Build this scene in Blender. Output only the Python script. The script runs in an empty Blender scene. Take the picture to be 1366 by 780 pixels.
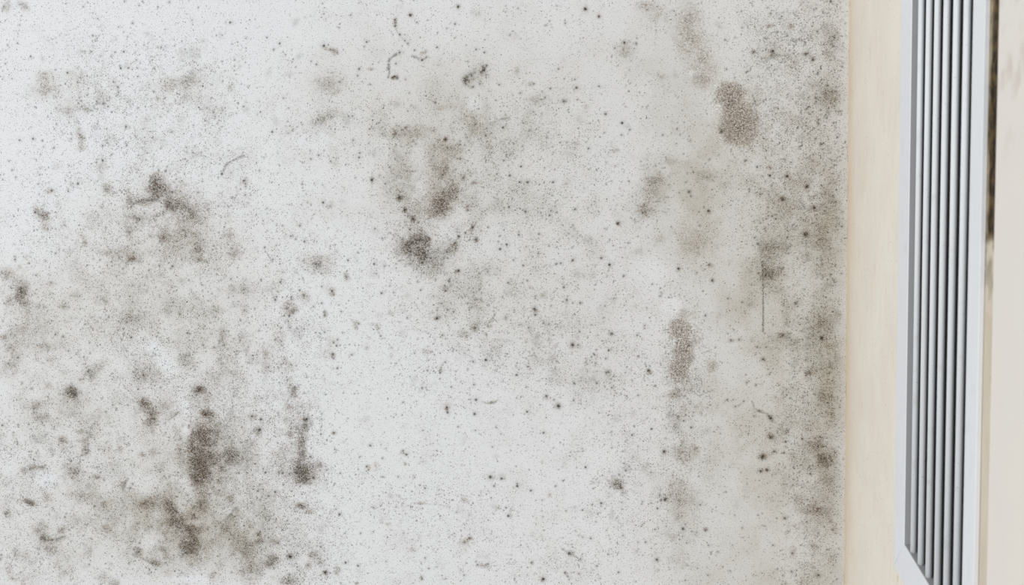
import bpy, math
import numpy as np
from mathutils import Matrix, Vector

sc = bpy.context.scene
C = sc.collection

# ------------------------------------------------------------------ camera
W, H = 1366.0, 780.0
FPX = 1570.0                        # focal length in pixels
DIST = 1.20                         # camera to mouldy wall
CAMZ = 1.55
_d = np.array([904 - 683.0, 225 - 390.0, FPX]); _d /= np.linalg.norm(_d)      # world +Y (into the wall)
_v = np.array([991 - 683.0, 15700 - 390.0, FPX]); _v -= _d * _v.dot(_d); _v /= np.linalg.norm(_v)   # world -Z
_r = np.cross(_v, _d)                                                         # world +X
CAM = np.array([0.0, -DIST, CAMZ])
Rm = np.array([_r, _d, -_v])        # image-axes vector -> world vector
def ray(px, py):
    return Rm @ np.array([px - 683.0, py - 390.0, FPX])
def on_y(px, py, y=0.0):
    r = ray(px, py); t = (y - CAM[1]) / r[1]; return CAM + r * t
def on_x(px, py, x):
    r = ray(px, py); t = (x - CAM[0]) / r[0]; return CAM + r * t

cd = bpy.data.cameras.new('camera'); cam = bpy.data.objects.new('camera', cd); C.objects.link(cam)
M3 = np.stack([Rm @ np.array([1, 0, 0]), Rm @ np.array([0, -1, 0]), Rm @ np.array([0, 0, -1])], axis=1)
cam.matrix_world = Matrix.Translation(Vector(CAM)) @ Matrix(M3.tolist()).to_4x4()
cd.sensor_width = 36.0; cd.sensor_fit = 'HORIZONTAL'; cd.lens = FPX / W * 36.0
cd.clip_start = 0.02
cd.dof.use_dof = True; cd.dof.focus_distance = DIST; cd.dof.aperture_fstop = 18.0
sc.camera = cam

# ------------------------------------------------------------------ light
world = bpy.data.worlds.new('world'); sc.world = world; world.use_nodes = True
bg = world.node_tree.nodes['Background']
bg.inputs['Color'].default_value = (0.962, 0.98, 1.0, 1); bg.inputs['Strength'].default_value = 0.64
ld = bpy.data.lights.new('window_daylight', 'AREA'); ld.shape = 'RECTANGLE'; ld.size = 1.6; ld.size_y = 1.8
ld.energy = 42; ld.color = (0.965, 0.985, 1.0)
lo = bpy.data.objects.new('window_daylight', ld); C.objects.link(lo)
lo.location = (-1.9, -2.6, 2.1)
lo.rotation_euler = (Vector((0.0, 0.0, 1.45)) - Vector(lo.location)).to_track_quat('-Z', 'Y').to_euler()

sc.view_settings.view_transform = 'Standard'; sc.view_settings.look = 'None'
sc.view_settings.gamma = 1.0; sc.view_settings.use_curve_mapping = False
sc.view_settings.exposure = 0.0

# ------------------------------------------------------------------ helpers
def srgb(r, g, b):
    f = lambda c: (c / 255) / 12.92 if c / 255 <= .04045 else ((c / 255 + .055) / 1.055) ** 2.4
    return (f(r), f(g), f(b), 1.0)

class NT:
    def __init__(s, name):
        s.m = bpy.data.materials.new(name); s.m.use_nodes = True
        s.t = s.m.node_tree; s.b = s.t.nodes['Principled BSDF']
    def n(s, kind, **kw):
        x = s.t.nodes.new(kind)
        for k, v in kw.items(): setattr(x, k, v)
        return x
    def put(s, sock, v):
        if isinstance(v, bpy.types.NodeSocket): s.t.links.new(v, sock)
        else: sock.default_value = v
    def math(s, op, a, b=0.0, clamp=False):
        x = s.n('ShaderNodeMath', operation=op, use_clamp=clamp)
        s.put(x.inputs[0], a); s.put(x.inputs[1], b); return x.outputs[0]
    def mix(s, f, a, b, blend='MIX'):
        x = s.n('ShaderNodeMix', data_type='RGBA', blend_type=blend)
        s.put(x.inputs['Factor'], f); s.put(x.inputs[6], a); s.put(x.inputs[7], b); return x.outputs[2]
    def attr(s, name):
        return s.n('ShaderNodeAttribute', attribute_name=name).outputs['Fac']
    def rng(s, v, a, b, c=0.0, d=1.0, smooth=True):
        x = s.n('ShaderNodeMapRange', interpolation_type='SMOOTHSTEP' if smooth else 'LINEAR')
        s.put(x.inputs['Value'], v)
        for i, q in zip((1, 2, 3, 4), (a, b, c, d)): s.put(x.inputs[i], q)
        return x.outputs[0]
    def pos(s):
        return s.n('ShaderNodeTexCoord').outputs['Object']
    def noise(s, vec, scale, detail=3.0, rough=.55):
        x = s.n('ShaderNodeTexNoise'); s.put(x.inputs['Vector'], vec)
        x.inputs['Scale'].default_value = scale; x.inputs['Detail'].default_value = detail
        x.inputs['Roughness'].default_value = rough; return x.outputs['Fac']
    def bump(s, h, dist, strength=1.0):
        x = s.n('ShaderNodeBump'); s.put(x.inputs['Height'], h)
        x.inputs['Distance'].default_value = dist; x.inputs['Strength'].default_value = strength
        s.t.links.new(x.outputs['Normal'], s.b.inputs['Normal'])
    def rough(s, v): s.b.inputs['Roughness'].default_value = v
    def col(s, v): s.put(s.b.inputs['Base Color'], v)

# value noise on a separable grid
def vnoise(us, vs, cell, seed):
    rng = np.random.RandomState(seed)
    N = 256
    lat = rng.rand(N, N)
    a = us / cell + 1000.37; b = vs / cell + 1000.71
    i = np.floor(a).astype(int); j = np.floor(b).astype(int)
    fa = a - i; fb = b - j
    fa = fa * fa * (3 - 2 * fa); fb = fb * fb * (3 - 2 * fb)
    i0 = i % N; i1 = (i + 1) % N; j0 = j % N; j1 = (j + 1) % N
    A = lat[np.ix_(j0, i0)] * (1 - fa) + lat[np.ix_(j0, i1)] * fa
    B = lat[np.ix_(j1, i0)] * (1 - fa) + lat[np.ix_(j1, i1)] * fa
    return A * (1 - fb)[:, None] + B * fb[:, None]
def fbm(us, vs, cell, octs, seed, gain=.55):
    s = 0; a = 1.0; t = 0
    for k in range(octs):
        s = s + a * vnoise(us, vs, cell / 2 ** k, seed + 17 * k); t += a; a *= gain
    return s / t
def sstep(x, a, b):
    t = np.clip((x - a) / (b - a), 0, 1); return t * t * (3 - 2 * t)

def grid_mesh(name, us, vs, fn, attrs, mat, kind='structure', flip=False):
    nu, nv = len(us), len(vs)
    U, V = np.meshgrid(us, vs)
    co = fn(U.ravel(), V.ravel()).astype(np.float32)
    idx = np.arange(nu * nv).reshape(nv, nu)
    q = np.stack([idx[:-1, :-1], idx[:-1, 1:], idx[1:, 1:], idx[1:, :-1]], axis=-1).reshape(-1, 4)
    if flip: q = q[:, ::-1]
    me = bpy.data.meshes.new(name)
    me.vertices.add(nu * nv); me.vertices.foreach_set('co', co.ravel())
    me.loops.add(q.size); me.loops.foreach_set('vertex_index', q.astype(np.int32).ravel())
    me.polygons.add(len(q)); me.polygons.foreach_set('loop_start', np.arange(0, q.size, 4, dtype=np.int32))
    me.polygons.foreach_set('loop_total', np.full(len(q), 4, dtype=np.int32))
    me.update(calc_edges=True)
    for k, a in attrs.items():
        at = me.attributes.new(k, 'FLOAT', 'POINT'); at.data.foreach_set('value', a.astype(np.float32).ravel())
    me.materials.append(mat)
    o = bpy.data.objects.new(name, me); C.objects.link(o); o['kind'] = kind
    return o

def mesh_obj(name, verts, faces, mat, parent=None, bevel=0.0, segs=2, smooth=False):
    me = bpy.data.meshes.new(name); me.from_pydata([tuple(v) for v in verts], [], faces); me.update()
    import bmesh
    bm = bmesh.new(); bm.from_mesh(me)
    bmesh.ops.recalc_face_normals(bm, faces=bm.faces)
    if bevel:
        bmesh.ops.bevel(bm, geom=list(bm.edges), offset=bevel, segments=segs, profile=.5, affect='EDGES', clamp_overlap=True)
    bm.to_mesh(me); bm.free()
    if smooth: me.polygons.foreach_set('use_smooth', [True] * len(me.polygons))
    me.materials.append(mat)
    o = bpy.data.objects.new(name, me); C.objects.link(o)
    if parent: o.parent = parent
    return o

# ------------------------------------------------------------------ MOULDY WALL
PXM = DIST / FPX * 1.005                   # metres per photo pixel on the wall
XW = on_y(1129.5, 350)[0]                  # the room corner (side wall surface)
xs = np.concatenate([np.arange(-1.55, -0.76, .012), np.arange(-0.76, XW - .0004, .00066), [XW + .002]])
zs = np.concatenate([np.arange(.75, 1.06, .012), np.arange(1.06, 1.80, .00066), np.arange(1.80, 2.15, .012)])
shape = (len(zs), len(xs))
ux, vz = xs / PXM, -zs / PXM               # in photo-pixel sized units

def stamp(L, px, py, rx, ry, ang=0.0, amp=1.0, p=2.0, mode='add'):
    c = on_y(px, py); cx, cz = c[0], c[2]
    R = max(rx, ry) * PXM * 2.6
    i0, i1 = np.searchsorted(xs, [cx - R, cx + R]); j0, j1 = np.searchsorted(zs, [cz - R, cz + R])
    if i1 <= i0 or j1 <= j0: return
    X = (xs[i0:i1] - cx)[None, :] / PXM; Y = -(zs[j0:j1] - cz)[:, None] / PXM
    a = math.radians(ang); ca, sa = math.cos(a), math.sin(a)
    d = ((X * ca + Y * sa) / rx) ** 2 + ((-X * sa + Y * ca) / ry) ** 2
    g = amp * np.exp(-d ** (p / 2))
    if mode == 'add': L[j0:j1, i0:i1] += g
    else: L[j0:j1, i0:i1] = np.maximum(L[j0:j1, i0:i1], g)

tan = np.zeros(shape); stain = np.zeros(shape); spot = np.zeros(shape); dens = np.zeros(shape); grain = np.zeros(shape)
clean = np.zeros(shape); patch = np.zeros(shape)

# broad discolouration: x, y, rx, ry, angle, amount
TAN = [(620,170,190,120,10,.42),(560,215,60,60,0,.25),(700,330,160,120,20,.22),(650,400,110,50,0,.30),(700,130,120,60,0,.16),
 (1040,200,80,260,0,.42),(1060,560,95,300,0,.50),(950,600,80,260,0,.22),(930,120,60,140,-12,.34),(905,250,50,80,0,.34),(1105,400,22,420,0,.45),
 (930,300,50,80,0,.26),(90,420,130,70,0,.34),(230,330,120,70,0,.30),(90,560,130,80,-10,.34),(270,430,80,60,0,.35),(270,600,90,90,0,.32),
 (80,710,120,80,0,.32),(220,690,120,90,0,.42),(330,720,90,60,0,.28),(140,290,60,40,0,.12),(80,120,60,30,0,.10),(240,120,50,25,0,.10),
 (1020,770,120,60,0,.32),(480,130,90,60,0,.12),(780,470,110,60,10,.22),(905,700,50,90,0,.22),(830,60,90,60,0,.18),(1000,400,60,90,0,.2)]
for t in TAN: stamp(tan, *t[:5], t[5] * (1.35 if t[0] < 400 else 1.1))
# mould smudges
ST = [
 (60,103,14,9,0,.30),(62,122,20,10,0,.30),(100,101,14,6,0,.16),(170,87,6,7,0,.28),(250,108,16,8,0,.28),(224,112,16,7,0,.30),(248,130,9,5,0,.22),
 (87,145,18,9,0,.18),(108,182,7,12,-15,.55),(8,8,10,10,-40,.30),(33,9,9,7,45,.32),(136,128,12,12,0,.28),(190,165,14,10,0,.14),(150,112,7,8,0,.25),(115,146,10,6,0,.25),
 (166,168,10,5,20,.28),(264,72,6,8,0,.25),(308,117,7,6,0,.28),(240,75,5,8,0,.2),(290,145,14,5,0,.2),
 (143,250,9,10,0,.62),(208,246,11,14,10,.72),(232,273,16,10,25,.78),(222,262,24,16,25,.32),(190,268,22,7,-5,.42),(172,262,6,8,0,.5),(253,284,14,14,0,.32),(58,288,11,9,20,.68),
 (48,278,6,8,0,.42),(60,302,9,7,0,.35),(66,255,8,5,0,.35),(173,310,6,11,0,.58),(182,292,10,8,0,.42),(200,300,40,30,0,.20),(218,317,10,7,0,.48),(263,332,12,8,10,.42),
 (268,346,11,6,0,.48),(175,346,8,6,0,.55),(148,336,20,7,0,.32),(185,342,24,10,0,.25),(110,315,8,5,30,.42),(34,343,5,6,0,.38),(136,222,10,10,0,.2),(76,222,8,6,0,.25),
 (110,197,8,5,0,.5),(113,324,5,5,0,.45),(305,315,12,9,0,.30),(312,338,9,12,0,.24),(327,242,6,6,0,.3),(260,310,26,22,0,.22),(318,388,16,9,0,.40),
 (28,388,11,12,0,.62),(30,402,12,11,0,.55),(37,420,5,10,10,.55),(12,400,8,9,0,.42),(33,436,9,6,0,.35),(5,450,6,5,0,.3),(70,378,10,6,0,.28),(10,365,14,9,0,.28),
 (86,410,10,8,0,.34),(100,393,10,8,0,.28),(136,402,12,8,0,.30),(175,425,16,14,0,.30),(60,462,22,5,3,.40),(290,412,12,9,0,.38),(297,445,8,10,0,.52),(272,455,8,9,0,.40),
 (245,480,12,10,0,.36),(325,410,7,12,0,.38),(130,490,16,7,-22,.60),(120,500,14,8,-40,.32),(96,522,11,9,15,.85),(98,530,20,14,0,.38),(66,514,6,5,0,.42),(85,497,7,5,0,.4),
 (48,540,14,10,0,.40),(55,556,16,7,0,.36),(47,544,4,3,0,.6),(192,538,10,10,0,.62),(201,555,9,15,15,.74),(215,548,18,14,0,.38),(233,552,12,5,-18,.45),(190,500,16,14,0,.30),
 (105,575,10,4,0,.5),(84,583,8,4,0,.6),(276,554,12,10,0,.95),(266,520,8,6,0,.85),(272,530,16,18,0,.34),(282,575,26,16,0,.50),(268,582,20,10,0,.55),(262,604,16,22,0,.78),
 (268,625,18,20,0,.70),(285,610,18,26,0,.52),(264,642,11,11,0,.55),(310,610,12,20,15,.46),(270,672,10,17,0,.60),(290,650,14,22,0,.34),(258,688,6,5,0,.3),(240,600,6,24,0,.24),
 (228,672,8,16,-10,.70),(238,692,14,12,0,.50),(205,670,20,9,0,.30),(190,672,12,9,0,.36),(220,705,18,14,0,.30),(250,710,16,14,0,.58),(252,732,16,18,0,.60),(270,702,10,7,0,.45),
 (262,745,14,9,0,.50),(185,735,8,7,0,.60),(205,750,12,5,18,.55),(216,732,7,5,0,.55),(230,745,30,20,0,.2),(152,778,10,8,0,.62),(142,705,9,9,0,.48),(138,672,8,9,0,.44),
 (165,646,5,9,20,.50),(169,640,3,8,15,.4),(100,630,20,12,0,.36),(128,636,10,5,0,.50),(40,625,14,6,-10,.50),(58,623,8,3,0,.4),(40,670,8,4,15,1.0),(35,667,8,4,0,.4),
 (55,706,13,10,0,.58),(58,718,8,6,0,.72),(75,720,16,5,-10,.48),(82,706,8,8,0,.55),(68,732,14,10,0,.36),(118,735,10,10,0,.38),(105,660,16,8,0,.30),(65,665,10,10,0,.34),
 (113,595,6,14,5,.5),(108,588,8,4,0,.58),(85,588,10,5,0,.55),(160,598,4,8,-15,.52),(205,603,8,8,0,.46),(190,607,8,4,20,.42),(20,772,8,5,0,.5),(10,685,8,8,0,.42),(12,760,9,10,0,.3),
 (140,770,12,10,0,.35),(28,740,14,10,0,.22),(308,665,6,12,0,.46),(308,688,9,6,-15,.66),(316,682,6,5,0,.5),(300,710,14,14,0,.36),(330,735,14,16,0,.34),(335,700,10,12,0,.3),
 (330,758,20,12,0,.34),(300,745,16,12,0,.2),(285,770,10,7,0,.35),(320,560,12,20,0,.24),(330,600,14,30,0,.22),(336,556,7,5,0,.62),(345,575,7,8,0,.75),(300,500,24,18,0,.26),(360,752,9,6,0,.62),
 (366,745,8,5,0,.5),(385,775,14,8,0,.6),(365,722,8,6,0,.5),(347,722,6,5,0,.6),(345,712,4,5,0,.55),
 (403,592,7,16,0,.70),(402,628,9,13,-15,1.0),(404,634,15,14,0,.45),(403,605,8,10,0,.45),(427,619,5,5,0,.65),(418,622,12,9,0,.25),(402,674,8,5,20,.95),(412,682,7,4,0,.45),
 (410,642,12,6,0,.36),(387,742,5,5,0,.85),(415,740,7,5,-30,.6),(412,754,5,6,0,.65),(434,763,4,4,0,.75),(450,762,5,6,10,.55),(425,745,12,10,0,.26),
 (407,560,6,4,0,.75),(408,568,5,5,0,.65),(393,525,7,9,-20,.5),(393,517,3,4,0,.6),(386,543,5,4,0,.45),(396,572,14,7,0,.34),(387,580,5,6,0,.6),(446,578,4,3,0,.7),
 (405,394,6,5,35,.9),(409,397,10,8,0,.34),(383,410,9,9,0,.55),(389,416,8,6,0,.6),(393,410,6,8,0,.5),(443,392,6,4,0,.6),(434,418,4,5,0,.55),(444,474,3,5,0,.8),(435,470,12,10,0,.22),
 (383,485,12,10,0,.25),(445,455,10,8,0,.2),(354,472,6,7,0,.25),
 (424,352,18,13,0,.42),(421,352,8,6,0,.3),(462,370,5,6,0,.4),(440,275,0.1+4,4,0,.4),(398,300,5,4,0,.3),(440,385,10,6,0,.3),
 (518,40+225,0.1+6,6,0,.0),(532,264,5,5,0,.75),(540,280,3.5,3.5,0,.75),(551,292,5,4,30,.62),(545,275,10,16,-25,.25),(496,240,3,4,0,.7),
 (596,215,8,12,10,.50),(592,232,16,18,0,.32),(588,272,15,14,0,.62),(585,285,13,9,0,.55),(600,262,12,14,0,.42),(606,250,8,10,0,.3),(540,245,26,30,0,.24),(595,195,20,9,0,.2),
 (557,328,17,16,0,.85),(562,335,20,18,0,.35),(551,322,6,6,0,.5),(563,342,10,8,0,.55),(572,322,6,6,0,.4),(600,335,14,9,0,.42),(635,320,4,4,-30,.75),(618,235,5,6,20,.45),(633,244,7,3,-15,.5),
 (630,304,3,7,15,.6),(623,277,3,4,0,.6),(612,316,3,3,0,.7),(610,362,4,4,0,.5),(608,326,6,6,0,.4),(594,384,7,5,0,.42),(580,355,20,8,0,.25),(540,335,12,22,0,.2),
 (434,64,8,3,20,.45),(446,68,5,4,25,.55),(525,104,4,3,0,.9),(527,30,3,5,0,.7),(622,108,5,7,-20,.85),(628,116,5,3,0,.5),(625,105,10,8,0,.35),(645,92,3,5,0,.75),(640,100,14,12,0,.25),
 (628,160,14,10,0,.18),(565,70,6,3,-25,.6),(548,20,3,3,0,.6),(611,9,3,3,0,.5),(436,112,24,14,-10,.22),(430,158,20,8,-20,.42),(419,165,4,4,0,.5),(455,152,8,6,0,.32),(448,122,8,5,-20,.34),
 (590,143,10,4,-10,.24),(495,92,6,3,0,.42),(540,175,50,10,0,.2),(527,178,6,5,0,.4),(594,186,4,4,0,.65),(672,158,6,3,-10,.45),(632,157,5,5,0,.35),(612,142,16,8,0,.2),
 (633,437,6,7,10,.60),(674,424,4,4,0,.7),(653,435,4,3,0,.65),(583,424,5,3,-15,.75),(655,428,5,3,-20,.5),(619,445,10,8,0,.3),(474,440-29+20,5,5,0,.3),(521,417,5,4,0,.38),
 (522,475,4,4,0,.4),(475,437,4,4,0,.4),(570,470,8,5,0,.25),(504,436,3,7,-30,.35),(490,464,4,4,0,.25),(588,493,3,5,0,.5),(648,446,3,3,0,.6),
 (657,536,5,2.5,-20,.85),(596,546,3,3,0,.85),(597,543,6,7,0,.3),(492,624,5,5,20,.48),(502,620,5,6,0,.34),(537,603,4,4,0,.6),(540,618,3,3,0,.6),(552,636,3,4,0,.35),
 (655,637,7,4,0,.42),(672,638,4,3,0,.6),(620,722,6,4,-20,.62),(626,718,4,3,0,.6),(518,699,4,3,0,.45),(551,733,6,4,0,.3),(560,671,8,3,0,.35),(533,662,4,3,0,.2),
 (645,755,10,3,0,.4),(642,752,3,3,0,.4),(562,770,3,4,0,.5),(476,778,4,3,0,.5),(665,677,4,4,-30,.4),(619,666,5,4,0,.3),(680,687,4,4,0,.4),
 (714,414,4,6,-20,.60),(724,394,7,4,-20,.45),(763,460,4,6,-15,.85),(772,462,8,5,15,.35),(733,454,5,4,0,.42),(745,541,3,4,-20,.8),(742,540,7,6,0,.35),(730,530,8,4,20,.3),
 (810,497,5,5,0,.45),(790,500,18,14,0,.22),(866,495,3,5,-30,.65),(815,445,4,3,0,.55),(723,604+12,0.1+3,3,0,.3),(823,645,11,9,0,.55),(828,650,6,5,0,.35),(886,602,4,4,0,.65),
 (912,605,14,9,0,.40),(905,655,16,20,-20,.34),(888,665,4,3,-30,.7),(917,665,14,14,0,.26),(906,690,10,14,0,.20),(905,745,12,16,0,.26),(898,716,8,6,0,.2),(941,706,4,4,0,.42),(912,705,3,3,0,.6),
 (760,738,5,4,20,.62),(724,773,3,4,0,.8),(710,751,3,3,0,.5),(733,660,4,6,0,.40),(791,643,4,3,0,.4),(876,747,5,5,0,.38),(876,760,6,4,0,.34),(755,765,4,3,0,.45),
 (832,67,12,10,0,.30),(833,57,3,3,0,.4),(781,12,3,3,0,.7),(799,22,3,3,0,.45),(690,95,4,6,0,.35),(708,112,6,4,0,.4),(716,132,14,6,0,.28),(753,135,6,3,0,.4),(807,152,3,3,0,.5),
 (880,18,14,12,0,.25),(860,8,14,8,0,.22),(920,20,16,14,0,.24),(918,50,18,20,0,.25),(930,85,18,16,0,.26),(940,110,10,10,0,.2),
 (885,102,8,5,0,.2),(920,187,4,4,0,.35),
 (896,215,10,8,0,.26),(868,245,14,14,0,.28),(860,280,11,9,-20,.50),(872,268,16,14,0,.24),(880,238,10,10,0,.25),(945,235,12,8,0,.22),(938,230,14,24,0,.16),(925,320,26,22,0,.24),(880,318,10,6,0,.24),
 (946,283,3,3,0,.6),(905,359,3,4,0,.55),(948,354,4,3,0,.5),(950,374,4,3,0,.45),(920,256,3,3,0,.6),(825,298,3,3,0,.85),(822,205-5,5,5,0,.25),
 (1027,224,4,4,0,.6),(1044,265,4,4,0,.85),(1050,235,4,3,0,.7),(1077,249,4,4,0,.7),(1085,278,9,5,0,.65),(1075,312,4,4,0,.75),(1065,275,24,12,0,.2),(1030,268,8,6,0,.3),
 (1030,363,14,7,0,.48),(1022,345,10,20,0,.34),(1040,355,10,12,0,.3),(1035,330,16,6,0,.3),(1078,340,7,7,0,.5),(1088,322,14,8,0,.34),(1100,270,8,26,0,.26),(1095,300,14,30,0,.28),(1110,240,8,20,0,.25),
 (1107,60,8,16,0,.20),(1085,40,10,12,0,.24),(1030,70,5,5,0,.6),(1033,74,14,3,-10,.35),(1076,72,6,5,0,.5),(1084,80,4,7,0,.5),(1028,34,6,3,0,.45),(1055,35,4,5,0,.4),(1110,45,10,10,0,.28),
 (1090,115,18,10,0,.22),(1105,130,14,12,0,.28),(1060,160,16,10,0,.22),(1080,10,14,10,0,.28),(1005,69,4,3,0,.5),
 (1097,430,11,13,0,.46),(1097,450,5,4,0,.6),(1118,420,5,8,0,.42),(1104,463,8,7,0,.4),(1082,495,10,12,0,.42),(1080,497,6,5,0,.4),(1103,500,10,24,0,.26),(1108,550,10,14,0,.32),(1095,530,12,12,0,.3),
 (1062,403,5,4,0,.5),(1043,447,6,4,0,.45),(1050,430,24,24,0,.16),(1018,479,5,4,0,.38),(976,454,6,3,0,.4),(986,453,4,3,0,.4),(1028,557,5,4,30,.85),(1015,548,6,2,10,.6),(1049,576,5,4,0,.55),(1028,582,6,4,0,.65),
 (1035,535,8,6,0,.3),(1017,609,5,4,0,.85),(1020,607,11,7,0,.34),(1033,602,4,3,0,.5),(1046,604,5,2,0,.5),(1015,628,4,3,0,.6),(1023,627,3,3,0,.6),(1045,645,7,3,15,.34),(1047,691,5,3,0,.45),
 (1095,600,16,20,0,.62),(1090,592,10,10,0,.4),(1105,606,10,12,0,.4),(1094,615,10,14,0,.35),(1075,590,9,10,0,.3),(1100,640,12,10,0,.28),(1092,680,13,14,0,.46),(1064,663,9,8,0,.34),(1070,680,14,8,0,.25),
 (1112,706,7,7,0,.42),(1110,690,7,20,0,.22),(1085,728,7,5,0,.32),(1057,735,5,8,0,.34),(1060,700,8,6,0,.25),(1090,768,6,5,0,.42),(1056,763,4,3,0,.4),(1110,750,8,20,0,.22),
 (1110,600,8,60,0,.22),(1092,400,14,40,0,.25),
]
for t in ST:
    k = .80 if max(t[2], t[3]) < 13 else .95
    q = .45 if t[0] > 1080 and max(t[2], t[3]) >= 20 else 1.0
    stamp(stain, t[0], t[1], t[2] * k, t[3] * k, t[4], t[5] * q)
for t in [(228,675,10,20,-20,.6),(245,700,22,16,35,.4),(258,725,18,24,0,.35),(235,715,18,16,0,.3),(258,690,10,14,0,.25),(262,640,16,20,0,.35),(267,605,13,36,0,.5),(285,600,10,20,0,.3),(302,615,14,26,10,.3),(192,538,10,12,0,.3),(205,558,10,16,0,.3),
          (215,255,20,12,30,.2),(240,285,24,14,30,.25),(560,330,14,15,0,.3),(588,275,12,14,0,.25),(120,655,22,16,0,.2),(320,720,26,20,0,.2),(925,60,20,50,-15,.08),(945,105,16,24,-20,.08),(912,530,18,50,0,.16),(1030,350,16,24,0,.2),(1028,368,12,5,0,.35),
          (400,628,8,12,0,.4),(98,524,9,8,0,.4),(276,554,8,8,0,.5),(265,520,6,5,0,.5),(40,670,7,4,15,.6),(28,392,9,12,0,.35),(208,250,9,10,0,.3)]: stamp(stain, *t)
# rough brown patches with clear outline
for t in [(973,125,18,16,0,.80,3),(977,143,13,14,0,.75,2.5),(985,165,24,28,20,.85,3),(978,186,18,10,0,.45,2),(998,180,14,20,0,.45,2.5),(964,175,5,4,0,.5,2),
          (908,440,17,18,0,.62,2.4),(912,470,14,28,0,.78,2.4),(905,495,14,18,0,.66,2.2),(925,450,14,22,0,.34,2),(900,525,14,10,0,.46,2),(915,420,18,12,0,.35,2),
          (950,488,10,12,0,.46,2),(905,555,16,14,0,.30,2),(925,600,12,14,0,.42,2),(905,600,18,14,0,.3,2)]:
    stamp(patch, t[0], t[1], t[2], t[3], t[4], t[5], t[6], 'max'); stamp(grain, t[0], t[1], t[2] * 1.15, t[3] * 1.15, t[4], t[5], t[6])
for t in [(930,60,26,60,-15,.4),(955,130,20,60,-25,.4),(870,30,30,30,0,.3),(925,320,40,40,0,.5),(905,650,30,60,0,.45),(575,270,30,30,0,.4),(250,720,35,35,0,.25)]:
    stamp(grain, *t)
# chipped / paler patches
for t in [(632,138,9,8,0,.8),(428,188,12,10,0,.55),(405,190,12,8,0,.4),(898,407,10,8,0,.9),(915,60,5,4,0,.4),(922,97,2,4,0,.9),(60,640,14,12,0,.6),(248,540,6,22,0,.55),(250,650,8,20,-25,.65),
          (205,463,14,8,0,.5),(190,640,30,14,0,.4),(560,205,14,14,0,.3),(560,250,10,16,0,.35),(200,725,16,10,0,.4),(262,772,30,6,0,.45),(240,530,8,8,0,.4),(880,360,26,18,0,.25),
          (200,303,12,7,0,.3),(248,575,6,8,0,.5),(220,485,20,10,35,.4),(1037,353,4,8,0,.4),(145,320,18,14,0,.2)]:
    stamp(clean, *t)

# density of specks
DE = [(560,300,700,500,0,.10),(120,120,200,140,0,.14),(220,260,130,80,0,.40),(210,320,130,60,0,.35),(60,290,60,60,0,.22),(60,430,120,80,0,.34),(150,420,160,60,0,.25),(280,420,80,80,0,.35),(100,570,160,100,0,.34),
 (190,500,50,40,0,.45),(280,540,90,80,0,.55),(320,600,80,90,0,.60),(360,640,60,90,0,.65),(330,710,110,80,0,.75),(220,700,80,70,0,.55),(90,690,140,90,0,.45),(60,610,90,50,0,.40),(400,560,30,120,0,.28),
 (400,630,36,60,0,.55),(410,760,60,30,0,.40),(390,420,36,50,0,.45),(380,480,40,60,0,.28),(420,350,70,50,0,.22),(560,330,30,34,0,.95),(590,320,60,40,0,.50),(590,250,60,60,0,.40),(520,180,110,60,0,.28),
 (430,160,40,20,0,.45),(640,400,90,50,0,.38),(680,220,80,60,0,.38),(640,170,80,30,0,.25),(730,440,60,60,0,.32),(800,490,90,60,0,.28),(760,330,90,80,0,.2),(900,640,60,140,0,.30),(910,490,30,80,0,.45),
 (1080,70,50,90,0,.85),(1090,170,45,110,0,.85),(1095,290,36,70,0,.95),(1100,380,34,60,0,.65),(1095,470,34,70,0,.62),(1090,560,36,70,0,.75),(1095,620,40,50,0,.80),(1090,690,36,50,0,.70),(1085,765,44,40,0,.60),(1030,150,40,110,0,.42),(1015,40,40,40,0,.30),
 (1025,240,50,70,0,.32),(1030,330,40,60,0,.36),(1055,440,50,60,0,.35),(1035,560,50,50,0,.25),(820,640,60,60,0,.24),(760,750,90,40,0,.24),(600,730,120,60,0,.20),(560,650,120,60,0,.16),(600,470,120,60,0,.2),
 (240,110,50,40,0,.30),(150,110,60,50,0,.30),(120,175,60,40,0,.22),(280,150,60,40,0,.22),(40,770,60,40,0,.34),(800,210,80,60,0,.14)]
for t in DE: stamp(dens, *t)
edge = np.clip((xs - (XW - .012)) / .008, 0, 1)[None, :]           # the last strip before the corner is cleaner
dens *= (1 - .75 * edge)

# irregular edges: the noise eats into every smudge
n1 = fbm(ux, vz, 26, 4, 3); n2 = fbm(ux, vz, 9, 3, 40); n3 = fbm(ux, vz, 3.2, 2, 77); n4 = fbm(ux, vz, 90, 4, 9)
warm = np.clip(fbm(ux, vz, 60, 3, 21) * 1.6 - .35, 0, 1) + .6 * np.clip(grain, 0, 1)
far = 1 - np.clip((xs + .76) / .05, 0, 1)[None, :] * np.ones((shape[0], 1))   # beyond the photograph: plain random growth
stain += .45 * far * sstep(n4, .5, .75) + .10 * sstep(n4 * .5 + n1 * .5, .50, .72) * (.3 + dens)
stain = 1.25 * stain * (.55 + .85 * sstep(n1 * .4 + n2 * .6, .30, .66)) * (.72 + .56 * n3)
stain = 1 - np.exp(-1.15 * np.clip(stain, 0, 3))
stain = np.maximum(stain, sstep(patch + .18 * (n2 - .5), .12, .42) * (.30 + .28 * patch + .12 * n2 + .12 * (n3 - .5)))
tan = np.clip(tan * (.70 + .6 * sstep(n4 * .5 + n1 * .5, .3, .7)), 0, 1)
tan = np.clip(tan - .8 * clean, 0, 1); stain *= (1 - .8 * np.clip(clean, 0, 1)); dens = np.clip(dens * (1 - .8 * clean), 0, 1)
dens = np.clip(dens * (.35 + 1.3 * sstep(n1 * .6 + n2 * .4, .3, .68)) + .35 * stain * (1 - patch), 0, 1)

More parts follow.
